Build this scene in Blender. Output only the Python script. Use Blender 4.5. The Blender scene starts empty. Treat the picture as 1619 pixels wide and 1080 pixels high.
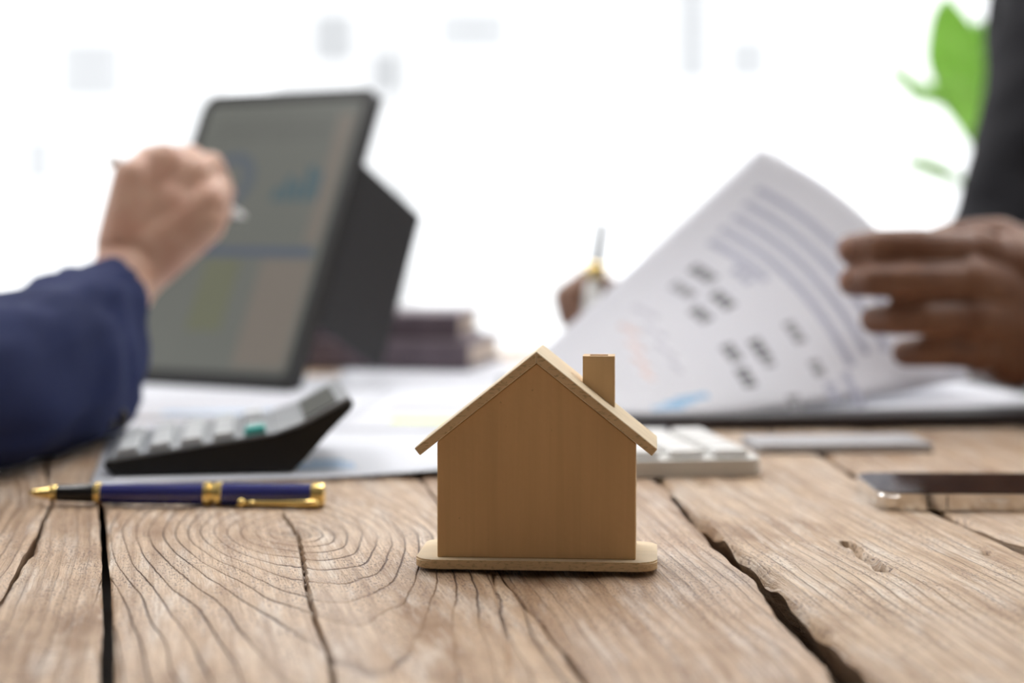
import bpy, bmesh, math, random
import numpy as np
from mathutils import Vector, Matrix, noise as mnoise

# ------------------------------------------------------------------ camera, world, light
F, HOR, CH, CX = 2800.0, 350.0, 0.13, 809.5      # focal length in pixels, horizon row, eye height above the table
sc = bpy.context.scene
C = sc.collection
cam_d = bpy.data.cameras.new('camera'); cam = bpy.data.objects.new('camera', cam_d); C.objects.link(cam)
cam.location = (0, 0, CH); cam.rotation_euler = (math.pi/2, 0, 0)
cam_d.sensor_width = 36.0; cam_d.lens = F/1619*36.0
cam_d.shift_y = -(540-HOR)/1619
cam_d.clip_start = 0.01; cam_d.clip_end = 500
cam_d.dof.use_dof = True; cam_d.dof.focus_distance = 0.662; cam_d.dof.aperture_fstop = 5.2
sc.camera = cam

SKY = 1.75
w = bpy.data.worlds.new('sky'); sc.world = w; w.use_nodes = True
bg = w.node_tree.nodes['Background']; bg.inputs[0].default_value = (0.96, 0.98, 1.0, 1); bg.inputs[1].default_value = SKY
sc.view_settings.view_transform = 'Standard'; sc.view_settings.look = 'None'
sc.view_settings.gamma = 1.0; sc.view_settings.use_curve_mapping = False
sc.view_settings.exposure = 0.14

def portal(loc, rot, sx, sy):
    l = bpy.data.lights.new('window_portal', 'AREA'); l.shape = 'RECTANGLE'; l.size = sx; l.size_y = sy
    l.cycles.is_portal = True
    o = bpy.data.objects.new('window_portal', l); o.location = loc; o.rotation_euler = rot; C.objects.link(o)
ROOM = dict(x0=-3.0, x1=3.2, y0=-2.6, y1=4.6, z0=-0.74, z1=1.95)
portal((0.1, 4.59, 0.62), (-math.pi/2, 0, 0), 6.0, 2.4)
portal((-2.99, 2.3, 0.75), (0, -math.pi/2, 0), 2.0, 4.0)

def P(px, py, Y):
    return Vector(((px-CX)/F*Y, Y, CH-(py-HOR)/F*Y))
def G(px, py, z=0.0):
    Y = F*(CH-z)/(py-HOR)
    return Vector(((px-CX)/F*Y, Y, z))

# ------------------------------------------------------------------ materials
def new_mat(name):
    m = bpy.data.materials.new(name); m.use_nodes = True
    return m, m.node_tree, m.node_tree.nodes['Principled BSDF']
def node(nt, typ, **kw):
    n = nt.nodes.new(typ)
    for k, v in kw.items():
        if k.startswith('i_'):
            n.inputs[int(k[2:])].default_value = v
        else:
            setattr(n, k, v)
    return n
def ramp(nt, fac, stops, interp='LINEAR'):
    r = nt.nodes.new('ShaderNodeValToRGB'); r.color_ramp.interpolation = interp
    e = r.color_ramp.elements
    while len(e) < len(stops): e.new(0.5)
    for el, (p, c) in zip(e, stops):
        el.position = p; el.color = (*c, 1) if len(c) == 3 else c
    nt.links.new(fac, r.inputs[0]); return r.outputs[0]
def mix(nt, fac, a, b, blend='MIX'):
    n = nt.nodes.new('ShaderNodeMix'); n.data_type = 'RGBA'; n.blend_type = blend
    for s, v in ((n.inputs[0], fac), (n.inputs[6], a), (n.inputs[7], b)):
        if hasattr(v, 'is_linked'): nt.links.new(v, s)
        else: s.default_value = v if not isinstance(v, tuple) else ((*v, 1) if len(v) == 3 else v)
    return n.outputs[2]
def math_n(nt, op, a, b=0.0, c=0.0):
    n = nt.nodes.new('ShaderNodeMath'); n.operation = op
    for s, v in zip(n.inputs, (a, b, c)):
        if hasattr(v, 'is_linked'): nt.links.new(v, s)
        else: s.default_value = v
    return n.outputs[0]
def coords(nt, scale=(1,1,1), rot=(0,0,0), kind='Object'):
    tc = nt.nodes.new('ShaderNodeTexCoord'); mp = nt.nodes.new('ShaderNodeMapping')
    mp.inputs['Scale'].default_value = scale; mp.inputs['Rotation'].default_value = rot
    nt.links.new(tc.outputs[kind], mp.inputs['Vector']); return mp.outputs[0]
def noise(nt, vec, scale, detail=3, rough=0.5, dist=0.0):
    n = nt.nodes.new('ShaderNodeTexNoise')
    n.inputs['Scale'].default_value = scale; n.inputs['Detail'].default_value = detail
    n.inputs['Roughness'].default_value = rough; n.inputs['Distortion'].default_value = dist
    nt.links.new(vec, n.inputs['Vector']); return n.outputs[0]
def bump(nt, bsdf, h, strength, dist):
    b = nt.nodes.new('ShaderNodeBump'); b.inputs['Strength'].default_value = strength; b.inputs['Distance'].default_value = dist
    nt.links.new(h, b.inputs['Height']); nt.links.new(b.outputs[0], bsdf.inputs['Normal'])

def plain(name, col, rough=0.5, metal=0.0, var=0.08, scale=40.0, bumpd=0.0, spec=0.5, emit=None):
    m, nt, b = new_mat(name)
    v = coords(nt)
    n = noise(nt, v, scale, 4)
    lo = tuple(max(0, c*(1-var)) for c in col); hi = tuple(min(1, c*(1+var)) for c in col)
    nt.links.new(ramp(nt, n, [(0.3, lo), (0.7, hi)]), b.inputs['Base Color'])
    b.inputs['Roughness'].default_value = rough; b.inputs['Metallic'].default_value = metal
    b.inputs['Specular IOR Level'].default_value = spec
    if bumpd: bump(nt, b, n, 0.6, bumpd)
    if emit:
        b.inputs['Emission Color'].default_value = (*emit[0], 1); b.inputs['Emission Strength'].default_value = emit[1]
    return m

def weathered_wood(name, seed, tint, lines):
    m, nt, b = new_mat(name)
    at = nt.nodes.new('ShaderNodeAttribute'); at.attribute_name = 'ring'
    at2 = nt.nodes.new('ShaderNodeAttribute'); at2.attribute_name = 'grain'      # (across, along, 0) in metres
    mp = nt.nodes.new('ShaderNodeMapping'); mp.inputs['Location'].default_value = (seed*3.1, seed*1.7, 0)
    nt.links.new(at2.outputs['Vector'], mp.inputs['Vector']); gv = mp.outputs[0]
    def stretched(sx, sy):
        q = nt.nodes.new('ShaderNodeMapping'); q.inputs['Scale'].default_value = (sx, sy, 1)
        nt.links.new(gv, q.inputs['Vector']); return q.outputs[0]
    wob = noise(nt, stretched(34, 9), 1.0, 2, 0.5)
    jit = noise(nt, stretched(420, 160), 1.0, 2, 0.6)
    fine = noise(nt, stretched(1100, 40), 1.0, 3, 0.65)
    pores = noise(nt, stretched(1150, 330), 1.0, 3, 0.7)
    band = noise(nt, stretched(70, 22), 1.0, 3, 0.6)
    mid = noise(nt, stretched(170, 6), 1.0, 3, 0.6, 0.4)
    patch = noise(nt, stretched(24, 10), 1.0, 4, 0.6)
    white = noise(nt, stretched(120, 14), 1.0, 4, 0.7)
    # growth rings: the sharp dark late-wood line of each ring
    ph = math_n(nt, 'ADD', math_n(nt, 'MULTIPLY', at.outputs['Fac'], 1/0.0055), math_n(nt, 'MULTIPLY', wob, 1.5))
    ph = math_n(nt, 'ADD', ph, math_n(nt, 'MULTIPLY', jit, 0.16))
    fr = math_n(nt, 'FRACT', ph)
    late = ramp(nt, fr, [(0.0, (0.0,)*3), (0.45, (0.0,)*3), (0.93, (1,)*3), (1.0, (0.0,)*3)])
    line = ramp(nt, fr, [(0.0, (0.55,)*3), (0.03, (0.0,)*3), (0.885, (0.0,)*3), (0.945, (1,)*3), (0.975, (1,)*3), (1.0, (0.55,)*3)])
    keep = ramp(nt, noise(nt, stretched(60, 7), 1.0, 2), [(0.40, (0.05,)*3), (0.60, (1,)*3)])
    linek = math_n(nt, 'MULTIPLY', math_n(nt, 'MULTIPLY', line, keep), lines)
    pale = tuple(a*t for a, t in zip((0.68, 0.50, 0.335), tint)); brown = tuple(a*t for a, t in zip((0.325, 0.190, 0.098), tint))
    grey = tuple(min(1, a*t) for a, t in zip((0.80, 0.70, 0.59), tint)); dark = (0.10, 0.048, 0.038)
    col = ramp(nt, patch, [(0.30, brown), (0.48, pale), (0.72, tuple(0.55*p+0.45*g for p, g in zip(pale, grey)))])
    col = mix(nt, ramp(nt, mid, [(0.36, (0.65,)*3), (0.54, (0,)*3)]), col, brown)
    col = mix(nt, ramp(nt, white, [(0.50, (0,)*3), (0.66, (0.85,)*3)]), col, grey)
    col = mix(nt, math_n(nt, 'MULTIPLY', late, 0.38), col, brown)
    col = mix(nt, ramp(nt, fine, [(0.36, (0.5,)*3), (0.54, (0,)*3)]), col, brown)
    pk = math_n(nt, 'MULTIPLY', ramp(nt, pores, [(0.38, (0.9,)*3), (0.47, (0,)*3)]), ramp(nt, band, [(0.40, (0.12,)*3), (0.58, (1,)*3)]))
    col = mix(nt, pk, col, dark)
    col = mix(nt, math_n(nt, 'MULTIPLY', linek, 0.8), col, dark)
    tone_at = nt.nodes.new('ShaderNodeAttribute'); tone_at.attribute_name = 'dark_tone'
    col = mix(nt, math_n(nt, 'MULTIPLY', tone_at.outputs['Fac'], ramp(nt, fine, [(0.3, (1,)*3), (0.7, (0.55,)*3)])), col, (0.095, 0.058, 0.034))
    nt.links.new(col, b.inputs['Base Color'])
    nt.links.new(ramp(nt, patch, [(0.3, (0.54,)*3), (0.7, (0.40,)*3)]), b.inputs['Roughness'])
    b.inputs['Specular IOR Level'].default_value = 0.5
    h = math_n(nt, 'SUBTRACT', math_n(nt, 'ADD', math_n(nt, 'MULTIPLY', fine, 0.4), math_n(nt, 'MULTIPLY', pores, 0.35)), math_n(nt, 'MULTIPLY', linek, 0.8))
    h = math_n(nt, 'ADD', h, math_n(nt, 'MULTIPLY', late, 0.35))
    h = math_n(nt, 'ADD', h, math_n(nt, 'MULTIPLY', mid, 0.4))
    bump(nt, b, h, 1.0, 0.0017)
    return m

def craft_wood(name, base, axis='Z', end=False):
    m, nt, b = new_mat(name)
    s = {'Z': (170, 170, 6), 'X': (6, 170, 170), 'Y': (170, 6, 170)}[axis]
    v = coords(nt, s)
    g = noise(nt, v, 1.0, 4, 0.6, 0.3)
    big = noise(nt, coords(nt, (22, 22, 8)), 1.0, 3)
    lo = tuple(c*0.84 for c in base); hi = tuple(min(1, c*1.09) for c in base)
    col = mix(nt, 0.55, ramp(nt, g, [(0.3, lo), (0.7, hi)]), ramp(nt, big, [(0.3, lo), (0.7, hi)]))
    sm = noise(nt, coords(nt, (60, 60, 130)), 1.0, 3)
    col = mix(nt, ramp(nt, sm, [(0.71, (0,)*3), (0.78, (0.35,)*3)]), col, tuple(min(1, c*1.35) for c in base))
    sp = noise(nt, coords(nt, (420, 420, 420)), 1.0, 1)
    col = mix(nt, ramp(nt, sp, [(0.16, (0.55,)*3), (0.24, (0,)*3)]), col, tuple(c*0.35 for c in base))
    if end:     # plywood edge: layered plies with open pores
        pl = noise(nt, coords(nt, (420, 900, 1500)), 1.0, 2)
        col = mix(nt, ramp(nt, pl, [(0.34, (0.6,)*3), (0.47, (0,)*3)]), col, tuple(c*0.5 for c in base))
    nt.links.new(col, b.inputs['Base Color']); b.inputs['Roughness'].default_value = 0.62
    b.inputs['Specular IOR Level'].default_value = 0.3
    bump(nt, b, math_n(nt, 'ADD', g, sp), 0.25, 0.0004)
    return m

def cloth(name, col, scale=900.0, rough=0.85):
    m, nt, b = new_mat(name)
    n = noise(nt, coords(nt), scale, 2); n2 = noise(nt, coords(nt), 14.0, 3)
    lo = tuple(c*0.8 for c in col); hi = tuple(c*1.2 for c in col)
    nt.links.new(mix(nt, 0.5, ramp(nt, n, [(0.3, lo), (0.7, hi)]), ramp(nt, n2, [(0.3, lo), (0.7, hi)])), b.inputs['Base Color'])
    b.inputs['Roughness'].default_value = rough; b.inputs['Sheen Weight'].default_value = 0.06; b.inputs['Specular IOR Level'].default_value = 0.2
    b.inputs['Sheen Tint'].default_value = (*[min(1, c*4+0.05) for c in col], 1)
    bump(nt, b, n, 0.4, 0.0006)
    return m

def skin_mat(name, col, red):
    m, nt, b = new_mat(name)
    n = noise(nt, coords(nt), 45.0, 4); f = noise(nt, coords(nt), 700.0, 2)
    c = ramp(nt, n, [(0.32, red), (0.62, col)])
    nt.links.new(c, b.inputs['Base Color']); b.inputs['Roughness'].default_value = 0.48
    b.inputs['Subsurface Weight'].default_value = 0.12; b.inputs['Subsurface Radius'].default_value = (0.006, 0.0025, 0.0015)
    b.inputs['Subsurface Scale'].default_value = 1.0
    bump(nt, b, f, 0.3, 0.0004)
    return m

def paper_mat(name, col, transl=0.25):
    m, nt, b = new_mat(name)
    n = noise(nt, coords(nt), 220.0, 3)
    nt.links.new(ramp(nt, n, [(0.3, tuple(c*0.98 for c in col)), (0.7, col)]), b.inputs['Base Color'])
    b.inputs['Roughness'].default_value = 0.7; b.inputs['Specular IOR Level'].default_value = 0.25
    if transl:
        t = nt.nodes.new('ShaderNodeBsdfTranslucent'); t.inputs[0].default_value = (*col, 1)
        mx = nt.nodes.new('ShaderNodeMixShader'); mx.inputs[0].default_value = transl
        nt.links.new(b.outputs[0], mx.inputs[1]); nt.links.new(t.outputs[0], mx.inputs[2])
        nt.links.new(mx.outputs[0], nt.nodes['Material Output'].inputs[0])
    return m

def leaf_mat(name, col):
    m, nt, b = new_mat(name)
    n = noise(nt, coords(nt), 30.0, 3)
    nt.links.new(ramp(nt, n, [(0.3, tuple(c*0.8 for c in col)), (0.7, col)]), b.inputs['Base Color'])
    b.inputs['Roughness'].default_value = 0.4
    t = nt.nodes.new('ShaderNodeBsdfTranslucent'); t.inputs[0].default_value = (*[min(1, c*1.25) for c in col], 1)
    mx = nt.nodes.new('ShaderNodeMixShader'); mx.inputs[0].default_value = 0.55
    nt.links.new(b.outputs[0], mx.inputs[1]); nt.links.new(t.outputs[0], mx.inputs[2])
    nt.links.new(mx.outputs[0], nt.nodes['Material Output'].inputs[0])
    return m

def glass_mat(name):
    m, nt, b = new_mat(name)
    tr = nt.nodes.new('ShaderNodeBsdfTransparent'); gl = nt.nodes.new('ShaderNodeBsdfGlossy'); gl.inputs['Roughness'].default_value = 0.02
    fr = nt.nodes.new('ShaderNodeFresnel'); fr.inputs[0].default_value = 1.2
    mx = nt.nodes.new('ShaderNodeMixShader'); nt.links.new(fr.outputs[0], mx.inputs[0])
    nt.links.new(tr.outputs[0], mx.inputs[1]); nt.links.new(gl.outputs[0], mx.inputs[2])
    nt.links.new(mx.outputs[0], nt.nodes['Material Output'].inputs[0])
    return m

HW = (0.70, 0.45, 0.225)  # front ply face, deepened with warm table bounce put into its colour
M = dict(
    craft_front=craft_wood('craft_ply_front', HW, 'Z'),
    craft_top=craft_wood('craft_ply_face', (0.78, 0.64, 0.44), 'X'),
    craft_edge=craft_wood('craft_ply_edge', (0.74, 0.54, 0.31), 'X', True),
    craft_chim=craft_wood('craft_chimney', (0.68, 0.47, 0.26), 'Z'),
    gold=plain('gold_metal', (0.95, 0.72, 0.28), 0.18, 1.0, 0.04),
    navy_lacquer=plain('navy_lacquer', (0.008, 0.014, 0.19), 0.12, 0.0, 0.05, spec=0.5),
    black_gloss=plain('black_gloss', (0.008, 0.008, 0.008), 0.2),
    black_plastic=plain('black_plastic', (0.006, 0.006, 0.006), 0.42, spec=0.3),
    silver_plate=plain('silver_plate', (0.30, 0.32, 0.34), 0.4, 0.3, 0.05),
    key_grey=plain('key_grey', (0.58, 0.61, 0.63), 0.42),
    key_dark=plain('key_dark', (0.05, 0.05, 0.055), 0.4),
    key_teal=plain('key_teal', (0.03, 0.42, 0.38), 0.4),
    lcd=plain('lcd', (0.055, 0.06, 0.05), 0.5, spec=0.15),
    white_plastic=plain('white_plastic', (0.72, 0.72, 0.70), 0.45, 0, 0.03),
    white_key=plain('white_key', (0.78, 0.78, 0.77), 0.4, 0, 0.03),
    steel=plain('polished_steel', (0.72, 0.70, 0.68), 0.13, 1.0, 0.04),
    phone_glass=plain('phone_glass', (0.012, 0.011, 0.012), 0.08),
    bezel=plain('tablet_bezel', (0.009, 0.009, 0.010), 0.4),
    folio=plain('folio_leather', (0.017, 0.017, 0.020), 0.6, 0, 0.1, 300, 0.0003),
    screen=plain('tablet_screen', (0.02, 0.02, 0.02), 0.25, emit=((0.098, 0.102, 0.090), 1.0)),
    scr_blue=plain('screen_blue', (0.02, 0.02, 0.02), 0.25, emit=((0.052, 0.068, 0.105), 1.0)),
    scr_ring=plain('screen_ring', (0.02, 0.02, 0.02), 0.25, emit=((0.066, 0.080, 0.098), 1.0)),
    scr_teal=plain('screen_teal', (0.02, 0.02, 0.02), 0.25, emit=((0.040, 0.078, 0.095), 1.0)),
    scr_olive=plain('screen_olive', (0.02, 0.02, 0.02), 0.25, emit=((0.102, 0.106, 0.066), 1.0)),
    scr_tan=plain('screen_tan', (0.02, 0.02, 0.02), 0.25, emit=((0.135, 0.115, 0.096), 1.0)),
    scr_dark=plain('screen_dark', (0.02, 0.02, 0.02), 0.25, emit=((0.075, 0.075, 0.07), 1.0)),
    navy=cloth('navy_suit', (0.013, 0.021, 0.078)),
    charcoal=cloth('charcoal_suit', (0.010, 0.010, 0.013)),
    shirt=cloth('white_shirt', (0.6, 0.6, 0.62)),
    button=plain('dark_button', (0.02, 0.015, 0.013), 0.3),
    skin_light=skin_mat('skin_light', (0.58, 0.36, 0.26), (0.50, 0.27, 0.19)),
    skin_dark=skin_mat('skin_dark', (0.21, 0.10, 0.058), (0.155, 0.066, 0.036)),
    nail=plain('nail', (0.42, 0.24, 0.18), 0.3),
    hair=plain('hair', (0.01, 0.008, 0.007), 0.5),
    paper=paper_mat('paper', (0.70, 0.725, 0.785), 0.0),
    paper_thin=paper_mat('paper_thin', (0.76, 0.765, 0.81), 0.33),
    ink_grey=plain('ink_grey', (0.33, 0.34, 0.43), 0.7),
    ink_pale=plain('ink_pale', (0.48, 0.48, 0.54), 0.7),
    ink_dark=plain('ink_dark', (0.09, 0.09, 0.10), 0.7),
    ink_mid=plain('ink_mid', (0.20, 0.20, 0.22), 0.7),
    ink_blue=plain('ink_blue', (0.22, 0.40, 0.60), 0.7),
    ink_paleblue=plain('ink_paleblue', (0.46, 0.60, 0.78), 0.7),
    ink_pink=plain('ink_pink', (0.60, 0.47, 0.45), 0.7),
    ink_yellow=plain('ink_yellow', (0.70, 0.80, 0.30), 0.7),
    board=plain('clipboard_dark', (0.035, 0.028, 0.032), 0.45),
    grey_card=plain('grey_card', (0.40, 0.40, 0.42), 0.5),
    ledger=plain('ledger_cover', (0.15, 0.115, 0.135), 0.6, 0, 0.12, 60),
    pages=plain('page_edges', (0.66, 0.56, 0.47), 0.8, 0, 0.1, 300),
    frame_metal=plain('table_frame_metal', (0.02, 0.021, 0.024), 0.5),
    wall=plain('wall_paint', (0.62, 0.60, 0.57), 0.8, 0, 0.03, 8),
    wall_front=plain('back_wall_paint', (0.24, 0.21, 0.18), 0.8, 0, 0.03, 8),
    ceil=plain('ceiling_paint', (0.78, 0.78, 0.77), 0.85, 0, 0.02, 8),
    floor=plain('floor_board', (0.30, 0.25, 0.20), 0.5, 0, 0.15, 6),
    win_frame=plain('window_frame', (0.75, 0.75, 0.75), 0.5),
    glass=glass_mat('window_glass'),
    leaf=leaf_mat('leaf_green', (0.40, 0.64, 0.18)),
    leaf_pale=leaf_mat('leaf_pale', (0.30, 0.48, 0.16)),
    stem=plain('stem', (0.18, 0.13, 0.06), 0.7),
    pot=plain('pot', (0.55, 0.53, 0.5), 0.6),
    soil=plain('soil', (0.03, 0.02, 0.015), 0.9, 0, 0.3, 90, 0.004),
    facade=plain('white_facade', (0.86, 0.86, 0.86), 0.8, 0, 0.02, 0.5),
    facade_win=plain('facade_window', (0.500, 0.505, 0.512), 0.9, spec=0.0),
)

_b = M['navy_lacquer'].node_tree.nodes['Principled BSDF']; _b.inputs['Coat Weight'].default_value = 1.0; _b.inputs['Coat IOR'].default_value = 1.6; _b.inputs['Coat Roughness'].default_value = 0.06
# ------------------------------------------------------------------ object helpers
def link(name, me, mat, parent=None, smooth=False):
    o = bpy.data.objects.new(name, me); C.objects.link(o)
    if mat is not None and not me.materials: me.materials.append(mat)
    if smooth:
        for p in me.polygons: p.use_smooth = True
    if parent is not None: o.parent = parent
    return o
def bm_obj(name, bm, mat, parent=None, smooth=False):
    me = bpy.data.meshes.new(name); bmesh.ops.recalc_face_normals(bm, faces=bm.faces); bm.to_mesh(me); bm.free()
    return link(name, me, mat, parent, smooth)
def thing(name, label, cat, loc=(0,0,0), rot=(0,0,0), group=None):
    o = bpy.data.objects.new(name, None); C.objects.link(o); o.empty_display_size = 0.02
    o.location = loc; o.rotation_euler = rot
    return tag(o, label, cat, group)
def tag(o, label=None, cat=None, group=None, kind=None):
    if label: o['label'] = label
    if cat: o['category'] = cat
    if group: o['group'] = group
    if kind: o['kind'] = kind
    return o
def box_bm(x0, x1, y0, y1, z0, z1, bev=0.0, seg=2):
    bm = bmesh.new()
    vs = [bm.verts.new((x, y, z)) for x in (x0, x1) for y in (y0, y1) for z in (z0, z1)]
    for f in ((0,1,3,2), (4,6,7,5), (0,4,5,1), (2,3,7,6), (0,2,6,4), (1,5,7,3)): bm.faces.new([vs[i] for i in f])
    if bev: bmesh.ops.bevel(bm, geom=bm.edges[:], offset=bev, segments=seg, profile=0.5, affect='EDGES')
    return bm
def box(name, x0, x1, y0, y1, z0, z1, mat, parent=None, bev=0.0, seg=2):
    return bm_obj(name, box_bm(x0, x1, y0, y1, z0, z1, bev, seg), mat, parent)
def prism_bm(poly, vec, bev=0.0, seg=2):
    """polygon (list of 3D points) extruded by vec"""
    bm = bmesh.new(); vec = Vector(vec)
    a = [bm.verts.new(p) for p in poly]; b = [bm.verts.new(Vector(p)+vec) for p in poly]
    n = len(poly); bm.faces.new(a); bm.faces.new(b[::-1])
    for i in range(n): bm.faces.new((a[i], b[i], b[(i+1) % n], a[(i+1) % n]))
    if bev: bmesh.ops.bevel(bm, geom=bm.edges[:], offset=bev, segments=seg, profile=0.5, affect='EDGES')
    return bm
def prism(name, poly, vec, mat, parent=None, bev=0.0, seg=2):
    return bm_obj(name, prism_bm(poly, vec, bev, seg), mat, parent)
def rounded_rect(x0, x1, y0, y1, r, n=6, z=0.0):
    pts = []
    for cx, cy, a0 in ((x1-r, y0+r, -90), (x1-r, y1-r, 0), (x0+r, y1-r, 90), (x0+r, y0+r, 180)):
        for i in range(n+1):
            a = math.radians(a0+90*i/n); pts.append((cx+r*math.cos(a), cy+r*math.sin(a), z))
    return pts
def lathe_bm(prof, seg=32, axis='X'):
    """prof: (t, r) along axis"""
    bm = bmesh.new(); rings = []
    def pt(t, r, a):
        c, s = r*math.cos(a), r*math.sin(a)
        return {'X': (t, c, s), 'Y': (c, t, s), 'Z': (c, s, t)}[axis]
    for t, r in prof:
        rings.append([bm.verts.new(pt(t, max(r, 1e-5), 2*math.pi*i/seg)) for i in range(seg)])
    for a, b in zip(rings, rings[1:]):
        for i in range(seg): bm.faces.new((a[i], a[(i+1) % seg], b[(i+1) % seg], b[i]))
    bm.faces.new(rings[0]); bm.faces.new(rings[-1])
    return bm
def lathe(name, prof, mat, parent=None, seg=32, axis='X', sharp=True):
    o = bm_obj(name, lathe_bm(prof, seg, axis), mat, parent, True)
    if sharp: o.data.set_sharp_from_angle(angle=math.radians(38))
    return o
def tube_bm(pts, radii, seg=12):
    bm = bmesh.new(); rings = []; pts = [Vector(p) for p in pts]
    up = Vector((0.13, 0.2, 1)).normalized()
    for i, p in enumerate(pts):
        d = (pts[min(i+1, len(pts)-1)]-pts[max(i-1, 0)]).normalized()
        a = d.cross(up).normalized(); b = a.cross(d)
        rings.append([bm.verts.new(p+radii[i]*(a*math.cos(2*math.pi*k/seg)+b*math.sin(2*math.pi*k/seg))) for k in range(seg)])
    for r0, r1 in zip(rings, rings[1:]):
        for i in range(seg): bm.faces.new((r0[i], r0[(i+1) % seg], r1[(i+1) % seg], r1[i]))
    bm.faces.new(rings[0]); bm.faces.new(rings[-1])
    return bm
def tube(name, pts, radii, mat, parent=None, seg=12):
    return bm_obj(name, tube_bm(pts, radii, seg), mat, parent, True)

def add_round_cone(bm, p0, r0, p1, r1, seg=16, cap=5):
    p0, p1 = Vector(p0), Vector(p1); d = p1-p0
    if d.length < 1e-6: d = Vector((0, 0, 1e-5))
    dn = d.normalized(); a = dn.orthogonal().normalized(); b = dn.cross(a)
    prof = [(p0-dn*r0*math.cos(t), r0*math.sin(t)) for t in [math.pi/2*i/cap for i in range(0, cap+1)]]
    prof += [(p1+dn*r1*math.sin(t), r1*math.cos(t)) for t in [math.pi/2*i/cap for i in range(0, cap+1)]]
    rings = []
    for c, r in prof:
        rings.append([bm.verts.new(c+max(r, 1e-5)*(a*math.cos(2*math.pi*k/seg)+b*math.sin(2*math.pi*k/seg))) for k in range(seg)])
    for q0, q1 in zip(rings, rings[1:]):
        for i in range(seg): bm.faces.new((q0[i], q0[(i+1) % seg], q1[(i+1) % seg], q1[i]))
    bm.faces.new(rings[0][::-1]); bm.faces.new(rings[-1])
def add_ellipsoid(bm, c, rx, ry, rz, rot=None):
    mt = Matrix.Translation(Vector(c)) @ (rot.to_4x4() if rot else Matrix.Identity(4)) @ Matrix.Diagonal((rx, ry, rz, 1))
    bmesh.ops.create_uvsphere(bm, u_segments=20, v_segments=12, radius=1.0, matrix=mt)
def fuse(name, cones, mat, parent, voxel, smooth_it=6, ells=(), disp=None):
    """one continuous surface grown over a skeleton of tapering round limbs"""
    bm = bmesh.new()
    for c in cones: add_round_cone(bm, *c)
    for e in ells: add_ellipsoid(bm, *e)
    bmesh.ops.recalc_face_normals(bm, faces=bm.faces)
    me = bpy.data.meshes.new('skeleton'); bm.to_mesh(me); bm.free()
    t = bpy.data.objects.new('skeleton', me); C.objects.link(t)
    r = t.modifiers.new('r', 'REMESH'); r.mode = 'VOXEL'; r.voxel_size = voxel; r.adaptivity = 0
    s = t.modifiers.new('s', 'SMOOTH'); s.factor = 0.5; s.iterations = smooth_it
    dg = bpy.context.evaluated_depsgraph_get(); dg.update()
    out = bpy.data.meshes.new_from_object(t.evaluated_get(dg)); out.name = name
    bpy.data.objects.remove(t); bpy.data.meshes.remove(me)
    if disp:
        nrm = [v.normal.copy() for v in out.vertices]
        for v, n in zip(out.vertices, nrm): v.co += n*disp(v.co)
    out.materials.clear(); out.materials.append(mat)
    return link(name, out, mat, parent, True)

# ------------------------------------------------------------------ the room
R_ = ROOM
tag(box('floor', R_['x0'], R_['x1'], R_['y0'], R_['y1'], R_['z0']-0.05, R_['z0'], M['floor']), kind='structure')
tag(box('ceiling', R_['x0'], R_['x1'], R_['y0'], R_['y1'], R_['z1'], R_['z1']+0.05, M['ceil']), kind='structure')
tag(box('wall_right', R_['x1'], R_['x1']+0.1, R_['y0'], R_['y1'], R_['z0'], R_['z1'], M['wall']), kind='structure')
tag(box('wall_front', R_['x0'], R_['x1'], R_['y0']-0.1, R_['y0'], R_['z0'], R_['z1'], M['wall_front']), kind='structure')
def window(name, axis, lo, hi, zlo, zhi, at, thick, bars):
    """a glazed wall: frame members and one pane per bay, spanning lo..hi at the given depth"""
    e = bpy.data.objects.new(name, None); C.objects.link(e); tag(e, kind='structure')
    def part(n, a0, a1, z0, z1, d0, d1, m):
        if axis == 'X': box(n, a0, a1, at+d0, at+d1, z0, z1, m, e)
        else: box(n, at+d0, at+d1, a0, a1, z0, z1, m, e)
    fw = 0.06
    part('window_frame', lo, hi, zlo, zlo+fw, 0, thick, M['win_frame'])
    part('window_frame', lo, hi, zhi-fw, zhi, 0, thick, M['win_frame'])
    xs = [lo+fw/2]+bars+[hi-fw/2]
    for x in xs: part('mullion', x-fw/2, x+fw/2, zlo+fw, zhi-fw, 0, thick, M['win_frame'])
    for a, b in zip(xs, xs[1:]): part('pane', a+fw/2, b-fw/2, zlo+fw, zhi-fw, thick*0.4, thick*0.5, M['glass'])
    return e
window('window_1', 'X', R_['x0'], R_['x1'], R_['z0'], R_['z1'], R_['y1'], 0.08, [-1.75, 1.95])
window('added_side_window', 'Y', 0.3, 4.3, -0.25, 1.75, R_['x0']-0.08, 0.08, [1.6, 3.0])  # unseen side window added to bring more light onto the table
wl = bmesh.new()
for (y0, y1, z0, z1) in ((R_['y0'], 0.3, R_['z0'], R_['z1']), (4.3, R_['y1'], R_['z0'], R_['z1']), (0.3, 4.3, R_['z0'], -0.25), (0.3, 4.3, 1.75, R_['z1'])):
    t = box_bm(R_['x0']-0.1, R_['x0'], y0, y1, z0, z1); me = bpy.data.meshes.new('t'); t.to_mesh(me); t.free(); wl.from_mesh(me); bpy.data.meshes.remove(me)
tag(bm_obj('wall_left', wl, M['wall']), kind='structure')

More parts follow.
